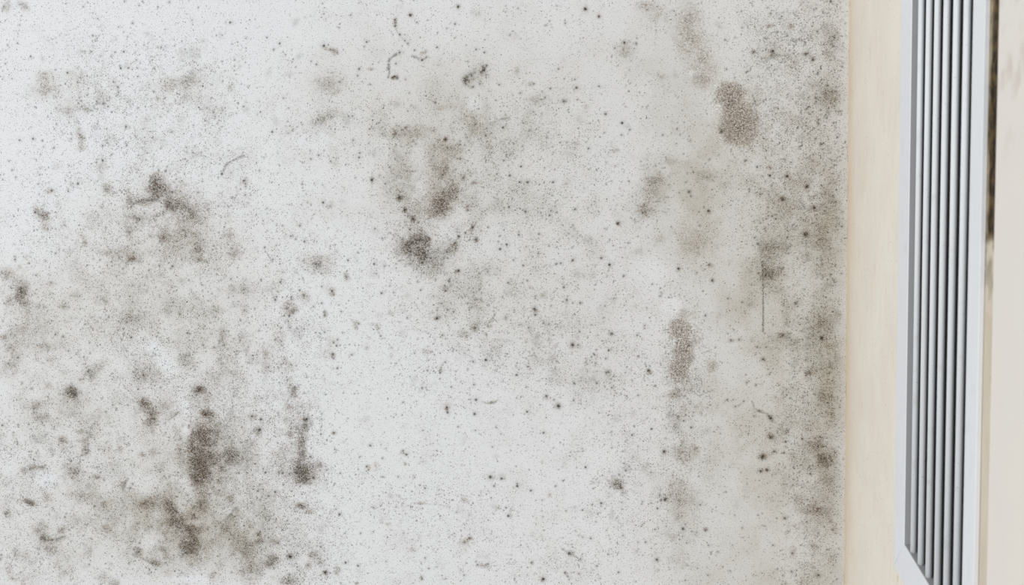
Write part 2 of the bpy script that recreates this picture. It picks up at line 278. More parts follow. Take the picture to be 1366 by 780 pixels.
# larger dots that can be picked out one by one: x, y, radius
DOTS = [(111,9,1.6),(165,69,2.2),(161,91,2.4),(160,88,1.8),(177,31,2),(148,75,1.5),(153,70,1.5),(215,63,1.8),(220,131,1.8),(224,149,1.5),(328,51,1.6),(313,80,1.5),(247,66,1.4),(158,36,1.6),(184,102,1.6),
 (157,116,2),(158,123,1.7),(155,128,1.6),(205,122,1.8),(168,169,2.3),(169,194,2.2),(229,176,2),(95,185,1.6),(144,142,2),(116,127,1.8),(129,135,1.8),(7,85,1.5),(10,60,1.5),(200,82,1.3),(164,101,1.4),
 (256,27,1.5),(307,30,2.4),(325,142,2),(137,194,1.8),(226,3,1.6),(166,2,1.6),(183,91,1.4),(182,80,1.4),(214,156,1.3),(191,172,1.6),(180,181,1.6),(258,167,1.5),(239,139,1.4),(106,130,1.6),(90,97,2.2),(75,166,1.4),
 (26,187,2.3),(44,185,2.4),(170,49,1.4),(192,60,1.5),(118,118,1.4),(8,143,1),(276,144,1.4),(290,165,1.4),(315,151,1.3),
 (104,245,2.6),(137,214,2.8),(149,206,1.8),(54,206,1.6),(53,233,1.8),(12,215,1.8),(16,227,1.8),(69,254,2.6),(91,255,2),(47,283,2.4),(21,236,1.6),(246,232,1.6),(235,239,1.6),(230,256,2),(270,242,1.6),(269,232,1.4),(296,232,3),
 (262,272,1.7),(230,355,2.8),(228,358,1.8),(212,354,1.6),(173,310,1.6),(200,315,1.6),(19,342,1.8),(20,346,2.2),(48,367,2),(19,326,1.4),(61,348,1.6),(134,364,1.5),(155,368,1.6),(242,346,1.8),(317,357,1.3),(261,332,2),(285,328,1.8),
 (308,372,1.8),(186,382,1.4),(252,374,1.6),(248,315,1.8),(296,341,1.3),(295,290,1.4),(133,347,1.7),(328,249,1.6),(327,260,1.8),(325,241,2),(218,283,1.4),(193,284,1.7),(186,293,1.8),(58,196,1.5),(72,197,2),(214,198,1.3),
 (231,403,1.9),(240,419,2),(175,450,2.3),(74,446,2.2),(250,444,2.3),(91,468,2),(24,477,2.2),(11,485,2),(130,461,1.6),(95,477,1.5),(119,457,1.3),(142,426,1.6),(58,410,1.6),(214,517,1.7),(170,540,1.6),(150,540,1.3),(191,500,2.2),(192,502,1.7),
 (184,519,2),(3,567,2.4),(45,545,2),(141,549,1.8),(160,538,1.6),(110,438,1.3),(4,428,1.3),(126,565,2),(116,577,1.7),(118,570,1.3),(200,492,1.8),(274,552,3),(266,519,2.8),(94,517,2.6),(336,555,2.6),
 (367,400,2.2),(369,396,1.6),(386,421,2.4),(379,421,1.8),(418,409,1.8),(429,404,1.8),(432,416,1.8),(433,421,2),(509,391,2.4),(525,390,1.8),(375,437,1.9),(387,437,1.9),(367,453,1.9),(375,455,1.8),(433,443,1.9),(450,453,2),(445,457,2.2),(449,461,2.4),
 (426,450,1.3),(444,472,2.6),(445,478,1.8),(469,473,1.8),(450,491,2.2),(457,444,1.5),(375,486,1.5),(388,486,1.7),(353,478,1.5),(479,432,1.5),(478,431,1.6),(508,448,2),(553,471,1.5),(565,466,1.3),(572,480,1.4),(583,425,2.2),(597,413,2),(605,416,1.9),
 (590,447,2),(629,410,1.8),(636,399,1.7),(632,390,1.6),(609,485-18,1.4),(594,483,1.9),(570,494,2),(587,497,2.2),(602,516,1.8),(648,480,3),(631,482,1.9),(627,482,1.4),(563,517,2),(587,505,1.6),(632,513,1.9),(635,533,3),(633,552,3),(596,543,2.6),(597,550,2.8),(611,569,1.8),(634,574,1.6),
 (564,574,1.6),(571,462,1.2),(429,552,1.6),(429,588-29,1.4),(428,584-5,2),(429,568,1.4),(445,577,2.4),(348,559,2.8),(346,573,3.4),(371,551,1.6),(409,559,3.2),(389,591,1.8),(651,513,1.4),
 (354,630,2.8),(351,625,1.8),(414,609,2.5),(418,637,3),(367,656,2.6),(358,661,2),(349,663,1.6),(389,655,1.8),(395,593+50,1.5),(377,631,2),(386,632,1.8),(387,625,1.6),(344,655,1.8),(343,664,1.8),(453,686,2.8),(454,631,1.6),(448,679,1.7),(498,677,1.8),(489,622,2),(542,606,2.8),(538,601,1.6),
 (494,594,2.4),(480,609,1.6),(510,611,1.8),(578,607,1.5),(560,647,1.6),(567,651,2),(510,636,1.8),(531,636,1.7),(508,593,1.4),(654,636,3.6),(669,638,2.6),(659,648,2.2),(657,596,1.6),(428,729,2.2),(387,742,3.6),(461,750,2.6),(477,754,2),(434,763,2.8),(371,724,2.2),(359,694,1.8),(354,690,2),
 (342,688,1.8),(548,676,1.6),(528,676,1.3),(609,683,1.6),(675,677,2),(678,688,2.6),(626,717,2),(567,744,1.8),(572,758,1.8),(637,753,2),(648,753,2),(651,752,2.2),(563,772,2),(619,767,2),(635,749,1.6),(622,751,1.3),(515,751-2,1.5),(478,755,1.8),(460,711,1.6),(481,711,1.8),(538,711,1.5),(498,709,1.4),
 (501,755-5,1.3),(349,733,1.6),(350,704+18,2),(347,709,2),(359,689,1.6),
 (468,20,1.8),(547,20,3),(527,26,2),(527,35,2.2),(556,30,1.8),(533,46,2),(540,54,1.8),(544,58,2),(489,56,2),(486,62,1.6),(452,37,1.5),(356,50,1.8),(373,58,2.2),(365,66,1.8),(432,61,2.8),(441,66,2),(450,70,1.8),(479,92,2.6),(477,101,2),(453,109,1.8),(415,82,1.6),(422,86,2),(378,131,1.7),(385,144,1.5),
 (611,9,2.6),(607,32,2),(583,63,2),(635,66,2),(646,70,2),(533,70,2.2),(553,67,2),(563,80,2.6),(569,76,1.8),(528,85,1.8),(526,102,2.6),(523,104,1.8),(541,106,1.6),(546,124,1.5),(596,38,1.4),(680,47,1.6),(666,113,1.8),(631,116,1.8),(640,112,1.8),(621,107,2.4),(644,94,2.2),(649,87,2),(629,101,2),
 (343+47,174,1.8),(363,176,2.4),(465,155,1.6),(470,155,1.8),(493,172,1.8),(505,164,1.4),(471,187,2),(578,174,1.7),(648,181,2.2),(671,170,2.4),(649,171,1.8),(634,166,1.8),(594,186,2.4),(492,191,1.5),(605,163,1.3),(674,153,1.4),(425,108,1.3),(525,183,1.6),(555,192,1.6),
 (425,207,2),(415,212,1.8),(441,215,2),(480,204,2),(479,210,2.2),(474,237,1.5),(496,240,3),(514,245,2),(506,234,1.5),(431,270,2.6),(410,270,1.4),(386,273,1.6),(356,278,1.5),(346,227,1.8),(533,263,3.2),(540,280,2.8),(551,292,2.4),(544,288,2),(543,236-8,1.6),(562,304,1.8),(562,308,2),(500,305,1.8),(510,318,1.8),
 (479,284,1.4),(400,301,2),(406,322,2.2),(388,315,1.9),(353,330,2),(364,346,2),(421,352,1.8),(374,376,2.2),(429,382,1.8),(443,388,2.6),(400,387,2),(464,347,2),(477,337,1.6),(499,352,2.6),(502,365,1.8),(462,369,2.2),(348,373,1.8),(557,376,1.6),(550,324,2.4),(548,317,1.8),(560,320,2),(572,318,2),(548,335,2.2),(555,340,2),
 (563,350,2.8),(566,337,2.2),(557,330,2.2),(571,334,2.2),(566,345,2),(547,352,1.8),(575,344,2),(560,312,1.8),(597,344,1.8),(596,336,1.8),(607,324,2.2),(608,331,2.2),(612,315,2.6),(621,311,2),(612,361,3),(635,319,2.4),(626,320,1.8),(630,303,2.2),(624,280,2.2),(624,275,1.8),(651,303,1.8),(667,332,2.8),(676,326,2.6),
 (680,234,2.6),(679,276,2.4),(672,214,2),(614,212,2),(618,237,2),(632,243,1.6),(663,232,1.6),(610,256,1.8),(640,365,1.7),(678,377,2),(666,315,1.6),(594,388,2.4),(514,355,1.2),(581,373,1.3),(561,387,1.8),(528,352,1.4),
 (769,117,3),(734,118,2),(799,115,2),(752,135,2.4),(770,133,1.6),(754,31,1.8),(781,12,2.8),(799,22,2.2),(745,92,2),(694,124,1.9),(712,112,1.6),(698,164,1.8),(808,152,2),(830,164,2.8),(840,173,2),(833,57,2.2),(820,64,1.7),(829,180,1.8),(884,180,2),(756,190,1.6),(747,190,1.6),(767,106,1.6),(691,11,1.5),(743,8,1.3),
 (962,175,3.2),(972,140,1.8),(990,62-25,1.6),(967,53,1.7),(1007,135,2),(1010,140,1.5),(1021,172,1.4),(989,15,1.6),(1024,10,1.5),(806,177,1.6),
 (738,243,2.4),(695,222,2.2),(697,203-8,1.6),(785,198,2.2),(704,243,2.6),(693,243,2),(701,282,2.4),(767,279,2.2),(733,287,2.2),(735,281,1.8),(824,298,3),(719,312,1.9),(692,313,2.2),(692,309,1.6),(702,329,1.5),(718,338,1.7),(742,352,2.2),(748,351,1.9),(764,347,3),(698,354,2.4),(685,347,1.8),(802,344,2.6),(813,353,3),
 (728,354,1.4),(832,368,2),(752,383,2.4),(707,384,1.5),(919,256,2.4),(945,281,2.6),(933,301,1.6),(905,358,2.4),(946,353,2.4),(950,374,2.4),(994,215,2),(915,243,1.6),(1010,222,1.8),(822,289-15,1),(838,324,1.7),(870,379,1.8),(821,221,1.3),(831,369,1.5),(1006,317,1.6),(906,257,1.5),(697,377,1.5),
 (756,400,2.4),(774,404,2.2),(764,404,1.5),(714,395,1.6),(714,398,1.6),(735,408,1.5),(713,412,2.4),(714,420,2.2),(757,395,1.4),(705,437,1.8),(725,431,1.8),(860,434,1.8),(860,438,1.4),(816,445,2.2),(812,467,2.4),(793,473,2),(808,478,1.8),(764,460,3),(771,460,2),(865,494,2.6),(868,498,1.8),(766,511,2.4),(796,511,1.9),
 (816,517,1.8),(702,514+2,1.6),(704,489,1.9),(688,488,1.5),(729,528,2.4),(745,541,3),(739,533,1.8),(765,534,1.6),(703,549,2.4),(689,534-3,1.4),(851,527,1.8),(834,526-29,1.2),(912,561,2),(922,570,2.2),(869,572,2.2),(843,580,2.2),(725,577,2.4),(702,456,1.5),(807,408,1.7),(823,477-9,1.3),(941,420,1.8),(689,500,2.6),
 (731,485,1.2),(811,496,2.4),(850,447,2),
 (738,597,1.3),(761,603,1.3),(781,623,2.4),(816,597,1.4),(886,602,2.8),(908,594,1.8),(929,598,1.6),(751,641,1.8),(708,654,2.4),(690,648,2.8),(690,645,2),(741,648,1.9),(723,667,1.6),(802,671,2.6),(790,673,1.7),(877,678,2.2),(887,666,2.6),(880,660,1.8),(934,673,1.9),(857,669,1.6),(856,672,1.6),(777,680,2),(826,633,1.9),
 (829,651,2),(814,649,1.8),(795,696,1.5),(788,718,2.2),(777,716,1.5),(861,723,1.9),(851,723,1.5),(874,706,1.6),(911,705,2.6),(941,707,2.2),(812,739-25,1.3),(831,714,1.6),(809,714-7,1.3),(759,738,2.6),(774,746,1.8),(772,765,1.7),(725,772,3),(709,750,2.2),(754,763,2),(757,768,1.6),(825,763,2.2),(876,746,2.4),(811,739,1.8),
 (944,776-9,1.6),(977,748-21,1.3),(914,774,1.8),(916,724,1.5),(755,681,1.6),(753,764,1.6),(990,704,1.5),(868,630,1.8),(830,587+70,1.5),
 (1017,610,3.4),(1033,602,2),(1046,604,1.8),(1015,628,2.2),(1023,626,2.4),(1028,558,3.2),(1026,555,2.2),(1047,691,2.4),(945,727,1.8),(1031,727,1.8),(1057,738,2),(1011,687,1.6),(1091,730,1.6),(1044,777-10,1.4),(1081,632,2.4),(1056,762,1.8),(1092,767,2.4),(1031,723-55,1.2),(1030,643-10,1.2),(1070,585,2.4),(1048,589,2.4),(1028,583,2.4),
 (1044,447,2.2),(1061,404,2.2),(1096,451,3),(1097,463-10,2),(1022,463,1.8),(1010,463,1.7),(971,398,1.8),(941,421,2),(990,403,1.8),(1025,463-14,1.2),(970,533,1.9),(978,533,1.5),(992,535,2),(981,542,1.8),(975,454,1.8),(986,453,1.8),(1018,512-33,1.8),(1054,531,1.6),(1008,514,1.6),(1009,513,1.4),(1075,500-20,1.8),
 (1027,234,2.8),(1050,235,3),(1044,266,3.4),(1076,249,3),(1074,313,3),(1086,277,2.8),(1050,317,2),(1007,317,1.8),(1030,288,2),(1035,292,2),(1020,305,1.8),(1021,308,1.5),(1000,253,1.5),(1010,223,2),(995,214,2),(1123,302,2),(1110,275-6,1.5),(1107,195+17,1.6),(1115,269,2),(1085,206,1.8),
 (1090,42,2),(1113,50,2),(1075,72,2.8),(1084,80,2.4),(1031,68,2.8),(1028,18,2),(1066,53,1.5),(1050,48,2),(1108,2,2.4),(1098,17,1.8),(1091,97,2),(1005,70,2),(1104,114,2),(1115,148,1.6),(1112,164,2),(1117,183,2),(1088,130,1.8),(1019,122+12,1.3),(1076,145,1.8),(1079,130,1.6),(1060,108,1.5)]
for (x, y, r) in DOTS:
    stamp(spot, x, y, r * .72, r * .66, x * 7 % 180, .50 + .16 * min(r, 2.6), 2.2, 'max'); stamp(spot, x + r * .3, y - r * .2, r * 1.7, r * 1.5, y * 5 % 180, .18, 2, 'max')

# threads of mould: chains of points with soft dark beads
LINES = [([(518,103),(520,97),(518,88),(519,80),(525,74),(533,70)],1.7,.62),([(523,103),(530,102),(529,105)],2.2,.75),([(297,231),(299,223),(305,217),(312,213),(320,209),(328,208)],1.6,.55),([(320,210),(324,206)],2.2,.5),
 ([(548,20),(556,31)],1,.2),([(527,38),(533,46),(542,57)],1.1,.35),([(550,74),(563,80),(570,76)],1.6,.5),([(620,112),(622,104),(627,99),(634,96)],2,.5),([(642,97),(646,91),(651,86)],2,.6),
 ([(3,14),(7,6),(13,1)],2,.32),([(25,6),(32,5),(38,12)],1.8,.35),([(173,265),(176,272),(190,268),(205,266),(214,268)],1.8,.4),([(1017,350),(1018,380),(1018,400),(1018,444)],.9,.8),([(1018,396),(1018,444)],1.1,.6),
 ([(925,522),(932,528),(945,522),(952,520)],1,.4),([(978,543),(985,541),(992,535)],.9,.35),([(1003,535),(1006,543),(1014,550),(1025,552)],1,.55),([(1023,552),(1031,561)],1.8,.5),
 ([(405,318+25),(350,330)],.7,0),([(352,331),(360,344),(365,350)],1,.42),([(496,231),(496,253)],.9,.45),([(206,210),(204,225)],1.1,.35),([(117,585),(120,575),(123,566)],1.2,.5),([(114,597),(117,590)],1,.4),
 ([(736,118),(785,118),(815,113)],.8,.16),([(700,140),(760,137)],.8,.16),([(702,80),(738,78)],.7,.18),([(642,536),(652,538),(660,537),(664,532)],1.3,.5),([(497,431),(503,440),(509,449)],1,.38),([(586,497),(589,488),(593,481)],1.1,.4),
 ([(1018,83),(1030,77),(1052,73)],1.1,.42),([(1022,38),(1028,33),(1033,35)],1.2,.35),([(652,165),(668,159),(680,156)],.9,.32),([(1094,482),(1095,450),(1095,425)],.9,.3),([(1085,390),(1088,470)],.7,.18),([(1046,780),(1050,700)],.8,.16),([(1072,780),(1073,740)],.7,.14),
 ([(751,733),(758,737),(767,741),(774,747)],1.2,.4),([(680,683),(560,672),(545,665)],.6,.0),([(558,671),(585,673),(600,677)],.9,.25),([(56,715),(64,721),(78,718),(88,715)],1.6,.45),([(176,740),(190,745),(204,752),(212,755)],1.5,.4),([(248,645),(255,640)],1,0),
 ([(300,694),(307,687),(311,680),(316,676)],1.7,.45),([(225,560),(236,551),(240,549)],1.4,.4),([(42,640-15),(52,622),(60,624)],1.2,.35),([(163,655),(166,645),(172,637)],1.5,.4),([(108,608),(118,603),(117,590)],1.6,.42)]
rg = np.random.RandomState(5)
for pts, r, a in LINES:
    if a <= 0: continue
    for (x0, y0), (x1, y1) in zip(pts[:-1], pts[1:]):
        L = math.hypot(x1 - x0, y1 - y0); n = max(2, int(L / 1.1))
        for k in range(n):
            f = k / n; j = rg.rand(4)
            stamp(spot, x0 + (x1 - x0) * f + (j[0] - .5) * r * .7, y0 + (y1 - y0) * f + (j[1] - .5) * r * .7, r * (.6 + .6 * j[2]), r * (.6 + .6 * j[2]), 0, a * (.4 + .8 * j[3]), 2, 'max')
# scattered medium dots, thicker where the mould is thicker, sometimes in little colonies
def scatter(n, r0, r1, a0, a1, seed, power=1.0, base=.04):
    rg = np.random.RandomState(seed); done = 0
    for _ in range(n):
        i = rg.randint(0, shape[1]); j = rg.randint(0, shape[0])
        x = rg.uniform(-1.5, XW - .003); z = rg.uniform(.8, 2.1)
        if rg.rand() < .75: x = rg.uniform(-.76, XW - .003); z = rg.uniform(1.06, 1.8)
        i = min(np.searchsorted(xs, x), shape[1] - 1); j = min(np.searchsorted(zs, z), shape[0] - 1)
        if rg.rand() > base + dens[j, i] ** power: continue
        m = 1 if rg.rand() > .22 else rg.randint(2, 6)
        for q in range(m):
            r = rg.uniform(r0, r1); a = a0 + (a1 - a0) * rg.rand() ** 1.6; e = rg.uniform(.7, 1.5)
            put(x + (rg.randn() * 4 * PXM if q else 0), z + (rg.randn() * 4 * PXM if q else 0), r, r * e, rg.uniform(0, 180), a)
def put(x, z, rx, ry, ang, amp):
    R = max(rx, ry) * PXM * 2.3
    i0, i1 = np.searchsorted(xs, [x - R, x + R]); j0, j1 = np.searchsorted(zs, [z - R, z + R])
    if i1 <= i0 or j1 <= j0: return
    X = (xs[i0:i1] - x)[None, :] / PXM; Y = (zs[j0:j1] - z)[:, None] / PXM
    a = math.radians(ang); ca, sa = math.cos(a), math.sin(a)
    g = amp * np.exp(-(((X * ca + Y * sa) / rx) ** 2 + ((-X * sa + Y * ca) / ry) ** 2))
    spot[j0:j1, i0:i1] = np.maximum(spot[j0:j1, i0:i1], g)
scatter(40000, .50, 1.05, .12, .85, 11, 1.0, .05)
scatter(3500, .9, 1.7, .15, .75, 12, 1.3, .03)
scatter(2500, 2.0, 5.0, .06, .22, 13, 1.0, .05)
rid = 1 - np.abs(fbm(ux, vz, 15, 3, 501) - .5) * 2
net = sstep(rid, .90, .975) * sstep(fbm(ux, vz, 20, 3, 733), .45, .60) * sstep(vnoise(ux, vz, 3.4, 911), .45, .8) * (.5 + .8 * n3)
netmask = np.zeros(shape)
for t in [(1080,70,60,80,0,1.0),(1085,180,50,80,0,.9),(1095,300,34,60,0,.7),(1095,450,30,60,0,.6),(1090,590,40,50,0,.7),(1088,700,34,50,0,.6),(90,610,100,60,0,.6),(200,300,90,60,0,.6),
          (90,710,90,50,0,.6),(330,690,60,70,0,.7),(60,440,70,50,0,.45),(290,540,60,50,0,.45),(400,440,40,50,0,.4),(560,290,90,70,0,.4),(430,160,40,20,0,.4),(160,130,80,40,0,.35),(680,200,70,50,0,.3),(740,450,60,50,0,.3)]: stamp(netmask, *t)
spot = np.maximum(spot, .66 * net * np.clip(netmask, 0, 1))
spot = np.clip(spot * (.8 + .4 * n3), 0, 1)

m = NT('mouldy_plaster')
p = m.pos(); sx = m.n('ShaderNodeSeparateXYZ'); m.put(sx.inputs[0], p)
v2 = m.n('ShaderNodeCombineXYZ'); m.put(v2.inputs[0], sx.outputs[0]); m.put(v2.inputs[1], sx.outputs[2]); v2 = v2.outputs[0]
A = {k: m.attr(k) for k in ('tan', 'stain', 'spot', 'dens', 'warm', 'grainy')}
c = m.mix(A['tan'], srgb(229, 229, 230), srgb(200, 196, 187))
g1 = m.noise(v2, 900, 2.0, .7); g2 = m.noise(v2, 420, 3.0, .6)
stl = m.mix(A['warm'], srgb(126, 112, 80), srgb(140, 115, 82))
std = m.mix(A['warm'], srgb(66, 54, 28), srgb(82, 58, 30))
stc = m.mix(m.rng(A['stain'], .35, .95), stl, std)
gf = m.noise(v2, 1150, 1.5, .6)
thr = m.math('SUBTRACT', .665, m.math('MULTIPLY', A['stain'], .235))
gmask = m.math('MULTIPLY', m.rng(m.math('SUBTRACT', gf, thr), -.01, .07), m.rng(A['stain'], .03, .22))
gm = m.rng(g1, .38, .64, .40, 1.5); gm2 = m.rng(g2, .38, .64, .50, 1.4)
stf = m.math('MULTIPLY', m.math('MULTIPLY', m.math('MULTIPLY', A['stain'], gm), gm2), .80, clamp=True)
c = m.mix(stf, c, stc)
c = m.mix(m.math('MULTIPLY', gmask, .80), c, std)
def specks2(c, scale, k, base, r0, r1, op, seed):
    vv = m.n('ShaderNodeVectorMath', operation='ADD'); m.put(vv.inputs[0], v2); vv.inputs[1].default_value = (seed, seed * .37, 0)
    nz = m.n('ShaderNodeTexNoise'); m.put(nz.inputs['Vector'], v2); nz.inputs['Scale'].default_value = scale * 1.7; nz.inputs['Detail'].default_value = 1
    wv = m.n('ShaderNodeVectorMath', operation='SCALE'); m.put(wv.inputs[0], nz.outputs['Color']); wv.inputs['Scale'].default_value = .55 / scale
    wa = m.n('ShaderNodeVectorMath', operation='ADD'); m.put(wa.inputs[0], vv.outputs[0]); m.put(wa.inputs[1], wv.outputs[0]); vv = wa
    vo = m.n('ShaderNodeTexVoronoi', voronoi_dimensions='2D', feature='F1'); m.put(vo.inputs['Vector'], vv.outputs[0]); vo.inputs['Scale'].default_value = scale
    sp = m.n('ShaderNodeSeparateColor'); m.put(sp.inputs[0], vo.outputs['Color'])
    th = m.math('ADD', m.math('MULTIPLY', A['dens'], k), base)
    pres = m.math('LESS_THAN', sp.outputs[0], th)
    rad = m.rng(sp.outputs[1], 0, 1, r0, r1, smooth=False)
    d = m.math('DIVIDE', vo.outputs['Distance'], rad)
    msk = m.rng(d, .45, 1.15, 1.0, 0.0)
    f = m.math('MULTIPLY', m.math('MULTIPLY', msk, pres), m.rng(sp.outputs[2], 0, 1, op * .3, op, smooth=False))
    return m.mix(f, c, m.mix(A['warm'], srgb(64, 58, 40), srgb(78, 58, 38)))
c = specks2(c, 900, .60, .12, .18, .44, .65, 5.3)
c = specks2(c, 620, .70, .04, .12, .36, .80, 3.1)
c = specks2(c, 380, .50, .015, .09, .26, .95, 7.7)
c = specks2(c, 170, .30, .008, .04, .13, .95, 1.9)
c = m.mix(m.math('MULTIPLY', A['spot'], m.rng(g1, .3, .55, .8, 1.15), clamp=True), c, m.mix(A['warm'], srgb(46, 43, 32), srgb(58, 45, 30)))
c = m.mix(1.0, c, m.mix(m.rng(g1, .35, .65), (.91, .91, .905, 1), (1.045, 1.045, 1.045, 1)), 'MULTIPLY')
c = m.mix(A['grainy'], c, m.mix(m.rng(m.noise(v2, 560, 1.5, .6), .38, .62), (.80, .79, .77, 1), (1.16, 1.15, 1.14, 1)), 'MULTIPLY')
c.node.clamp_factor = True
c.node.clamp_result = False
m.col(c); m.rough(.8); m.b.inputs['Specular IOR Level'].default_value = .25
h = m.math('ADD', m.math('MULTIPLY', g2, .5), m.math('MULTIPLY', m.noise(v2, 650, 2, .5), m.math('ADD', m.math('MULTIPLY', A['grainy'], 1.6), .15)))
m.bump(h, .0007, .55)

grid_mesh('wall_back', xs, zs, lambda U, V: np.stack([U, np.zeros_like(U), V], 1),
          {'tan': tan, 'stain': stain, 'spot': spot, 'dens': dens, 'warm': np.clip(warm, 0, 1), 'grainy': np.clip(grain, 0, 1)}, m.m)

# ------------------------------------------------------------------ SIDE WALL with the vent
XF = XW - .0030                                   # front of the vent frame
def zy(px, py, x=XF):                              # (y, z) of a pixel on a plane parallel to the side wall
    q = on_x(px, py, x); return q[1], q[2]
yo = zy(1197.8, 350)[0]; yi = zy(1211.2, 350)[0]   # far frame piece: outer and inner edge
ri = zy(1291.5, 350)[0]; ro = zy(1307.0, 350)[0]   # near frame piece
zi = on_y(1205.5, 726, yi)[2]; zo = on_y(1192, 748, yo)[2] - .004
ztop = CAMZ + .36                                  # top of the grille, above the frame of the photo
yt = zy(1325.0, 350, XW - .006)[0]                 # far edge of the near trim board
print('vent', yo, yi, ri, ro, 'z', zi, zo, 'trim', yt, 'XW', XW)

w = NT('cream_side_wall')
pp = w.pos(); cr = w.attr('dirt'); dk = w.attr('black'); ye = w.attr('yellow')
c = w.mix(w.rng(w.noise(pp, 14, 4), .35, .65), srgb(238, 231, 218), srgb(235, 226, 214))
c = w.mix(ye, c, srgb(226, 205, 176))
mp = w.n('ShaderNodeMapping'); w.put(mp.inputs[0], pp); mp.inputs['Scale'].default_value = (1, 1, .12)
c = w.mix(w.math('MULTIPLY', w.rng(w.noise(mp.outputs[0], 260, 3), .52, .75), .25), c, srgb(196, 180, 158))
c = w.mix(w.rng(w.noise(pp, 330, 1), .70, .78, 0, .5), c, srgb(150, 140, 122))
c = w.mix(cr, c, srgb(176, 158, 124))
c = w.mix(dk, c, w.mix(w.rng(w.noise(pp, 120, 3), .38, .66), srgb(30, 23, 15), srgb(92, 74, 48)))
w.col(c); w.rough(.85); w.b.inputs['Specular IOR Level'].default_value = .08; w.bump(w.noise(pp, 300, 3), .0005, .4)

hole = (ri - .008, yi + .008)                      # y range of the opening
ys = np.unique(np.concatenate([np.arange(-1.9, -.66, .05), np.arange(-.66, -.001, .0016), [0.003]]))
zs2 = np.unique(np.concatenate([np.arange(.75, 1.06, .03), np.arange(1.06, 1.8, .0025), np.arange(1.8, 2.15, .03)]))
uy, vz2 = ys / .001, zs2 / .001
ny = fbm(uy, vz2, 30, 4, 60); nf = fbm(uy, vz2, 7, 3, 61); nl = fbm(uy * 6, vz2 / 3, 12, 3, 62)
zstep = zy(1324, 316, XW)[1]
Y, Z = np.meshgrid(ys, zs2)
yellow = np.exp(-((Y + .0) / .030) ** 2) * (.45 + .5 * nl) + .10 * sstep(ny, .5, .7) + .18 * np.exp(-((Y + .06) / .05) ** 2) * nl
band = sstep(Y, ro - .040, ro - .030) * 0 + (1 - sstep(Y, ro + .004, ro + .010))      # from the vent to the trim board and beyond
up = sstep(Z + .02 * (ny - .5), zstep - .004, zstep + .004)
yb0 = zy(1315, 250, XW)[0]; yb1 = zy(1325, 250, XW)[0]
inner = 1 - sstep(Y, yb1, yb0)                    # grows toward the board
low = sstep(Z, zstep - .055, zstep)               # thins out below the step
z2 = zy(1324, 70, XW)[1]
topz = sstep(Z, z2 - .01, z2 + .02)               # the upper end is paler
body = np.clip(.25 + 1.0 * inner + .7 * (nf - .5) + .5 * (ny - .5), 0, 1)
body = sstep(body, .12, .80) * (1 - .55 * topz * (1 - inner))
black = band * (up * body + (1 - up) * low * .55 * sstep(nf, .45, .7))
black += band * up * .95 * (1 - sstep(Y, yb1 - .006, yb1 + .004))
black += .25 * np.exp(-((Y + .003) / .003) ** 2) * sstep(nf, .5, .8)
dirt = band * (.50 + .35 * up + .3 * (ny - .5)) + .6 * np.exp(-((Y - yo + .0) / .0016) ** 2) * sstep(nf, .45, .7)
def sidefn(U, V): return np.stack([np.full_like(U, XW), U, V], 1)
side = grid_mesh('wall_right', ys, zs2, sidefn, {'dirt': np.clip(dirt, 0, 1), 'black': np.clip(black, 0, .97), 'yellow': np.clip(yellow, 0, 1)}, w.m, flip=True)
# cut the opening for the duct
import bmesh
bm = bmesh.new(); bm.from_mesh(side.data)
kill = [f for f in bm.faces if hole[0] < f.calc_center_median().y < hole[1] and zi - .008 < f.calc_center_median().z < ztop + .008]
bmesh.ops.delete(bm, geom=kill, context='FACES'); bm.to_mesh(side.data); bm.free()

# near trim board, a painted upright that stands proud of the wall
t = NT('cream_painted_board')
pp = t.pos()
c = t.mix(t.rng(t.noise(pp, 9, 3), .35, .65), srgb(229, 225, 217), srgb(232, 224, 214))
sep = t.n('ShaderNodeSeparateXYZ'); t.put(sep.inputs[0], pp)
hi = t.rng(sep.outputs[2], CAMZ - .02, CAMZ + .06)
c = t.mix(t.math('MULTIPLY', t.rng(t.noise(pp, 38, 3), .50, .70), t.math('MULTIPLY', hi, .5)), c, srgb(188, 172, 158))
t.col(c); t.rough(.55)
XT = XW - .006
b0, b1 = yt, -1.75
board = mesh_obj('trim_1', [(XT, b1, .76), (XT, b0, .76), (XW - .0002, b0, .76), (XW - .0002, b1, .76), (XT, b1, 2.14), (XT, b0, 2.14), (XW - .0002, b0, 2.14), (XW - .0002, b1, 2.14)],
         [(0, 1, 2, 3), (4, 5, 6, 7), (0, 1, 5, 4), (1, 2, 6, 5), (2, 3, 7, 6), (3, 0, 4, 7)], t.m, bevel=.0008)
board['kind'] = 'structure'

# ------------------------------------------------------------------ VENT GRILLE
def paint(name, col, rough=.45, dirtamt=.25):
    k = NT(name); q = k.pos()
    c = k.mix(k.rng(k.noise(q, 60, 4), .55, .8, 0, dirtamt), col, srgb(170, 165, 158))
    c = k.mix(k.rng(k.noise(q, 700, 1), .72, .78, 0, dirtamt * 1.6), c, srgb(90, 86, 80))
    k.col(c); k.rough(rough); return k.m
white = paint('white_enamel', srgb(232, 234, 237), .4, .14)
slatm = paint('white_dusty_enamel', srgb(233, 235, 236), .45, .3)
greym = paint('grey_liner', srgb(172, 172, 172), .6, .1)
darkm = paint('dark_duct', srgb(66, 62, 66), .9, .1)

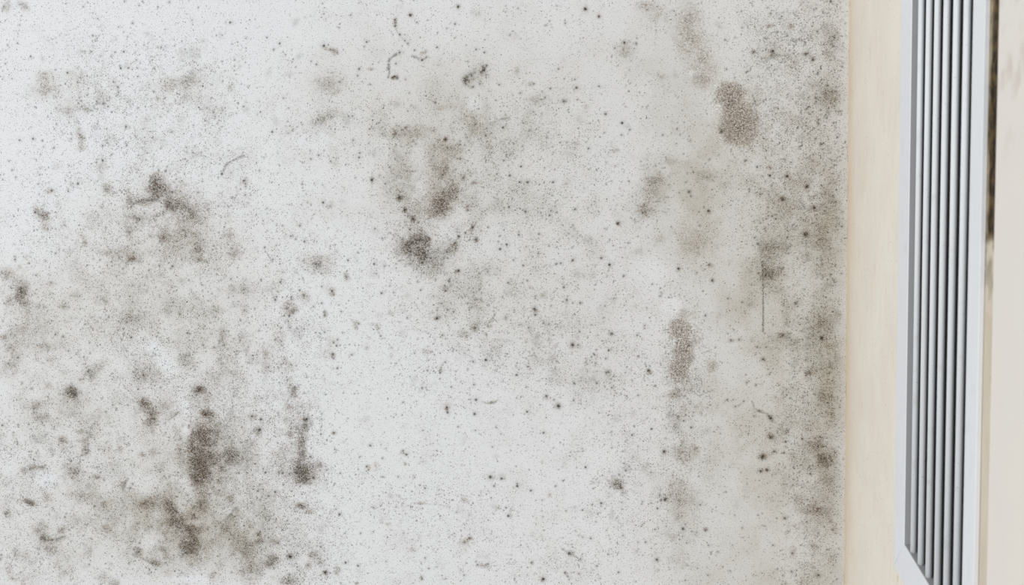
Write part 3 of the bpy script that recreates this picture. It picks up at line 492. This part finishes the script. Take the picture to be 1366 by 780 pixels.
root = bpy.data.objects.new('vent_grille', None); C.objects.link(root)
root.location = (XW, (yo + ro) / 2, zo)
root['label'] = 'long white louvred vent grille with six upright slats set in the cream side wall'
root['category'] = 'vent'
org = Vector(root.location)
def part(name, verts, faces, mat, **k):
    return mesh_obj(name, [Vector(v) - org for v in verts], faces, mat, root, **k)
XB = XW + .0030
def prism(poly, x0, x1):                            # polygon in (y, z), extruded in x
    n = len(poly)
    v = [(x0, a, b) for a, b in poly] + [(x1, a, b) for a, b in poly]
    f = [tuple(range(n)), tuple(range(n, 2 * n))] + [(i, (i + 1) % n, n + (i + 1) % n, n + i) for i in range(n)]
    return v, f
# four mitred frame pieces; outer corners rounded
R = .0060; gap = .00025
zT = ztop + (zi - zo)
def arc(cy, cz, a0, a1, n=5):
    return [(cy + R * math.cos(math.radians(a0 + (a1 - a0) * i / n)), cz + R * math.sin(math.radians(a0 + (a1 - a0) * i / n))) for i in range(n + 1)]
far_piece = [(yi, zi + gap), (yi, ztop - gap)] + arc(yo - R, zT - R, 45, 0) + arc(yo - R, zo + R, 0, -42)
near_piece = [(ri, ztop - gap), (ri, zi + gap)] + arc(ro + R, zo + R, -135, -180) + arc(ro + R, zT - R, 180, 135)
bot_piece = [(ri, zi), (yi, zi)] + arc(yo - R, zo + R, -48, -90) + arc(ro + R, zo + R, -90, -135)
top_piece = [(yi, ztop), (ri, ztop)] + arc(ro + R, zT - R, 135, 90) + arc(yo - R, zT - R, 90, 45)
for poly in (far_piece, near_piece, bot_piece, top_piece):
    v, f = prism(poly, XF, XW - .0001); part('frame', v, f, white, bevel=.0004, segs=2)
# liner of the recess (grey returns), then the dark duct behind
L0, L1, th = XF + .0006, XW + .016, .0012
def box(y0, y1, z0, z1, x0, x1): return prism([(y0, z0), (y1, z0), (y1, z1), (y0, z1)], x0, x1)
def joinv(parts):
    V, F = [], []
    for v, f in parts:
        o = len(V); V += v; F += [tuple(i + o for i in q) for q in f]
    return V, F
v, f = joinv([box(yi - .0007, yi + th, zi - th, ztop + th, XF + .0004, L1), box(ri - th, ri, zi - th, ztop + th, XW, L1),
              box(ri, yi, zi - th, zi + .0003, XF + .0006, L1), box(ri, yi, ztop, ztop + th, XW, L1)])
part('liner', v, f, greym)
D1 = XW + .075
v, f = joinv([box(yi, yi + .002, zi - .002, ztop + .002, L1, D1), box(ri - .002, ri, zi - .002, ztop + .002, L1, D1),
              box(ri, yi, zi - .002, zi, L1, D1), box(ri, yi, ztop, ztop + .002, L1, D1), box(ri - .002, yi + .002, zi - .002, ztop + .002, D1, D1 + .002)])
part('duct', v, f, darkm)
# slats: rounded white nose and a thin web, coloured dark as shade between slats
XS = XF + .0012
cent = [1223.6, 1234.0, 1245.0, 1257.0, 1270.0, 1283.5]
for i, px in enumerate(cent):
    yc = zy(px, 350, XS + .0018)[0]
    prof = []
    for k in range(14):
        a = 2 * math.pi * k / 14
        prof.append((XS + .0022 + .0022 * math.cos(a), yc + .0030 * math.sin(a)))
    n = len(prof); z0, z1 = zi + .0001, ztop - .0001
    v = [(x, y, z0) for x, y in prof] + [(x, y, z1) for x, y in prof]
    f = [tuple(range(n)), tuple(range(n, 2 * n))] + [(q, (q + 1) % n, n + (q + 1) % n, n + q) for q in range(n)]
    s = part('slat', v, f, slatm)
    s.data.polygons.foreach_set('use_smooth', [len(pg.vertices) == 4 for pg in s.data.polygons])
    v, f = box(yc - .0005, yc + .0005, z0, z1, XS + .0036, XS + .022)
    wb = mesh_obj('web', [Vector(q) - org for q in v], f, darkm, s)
    wb['label'] = 'web coloured dark for the shade between slats, running back into the duct'
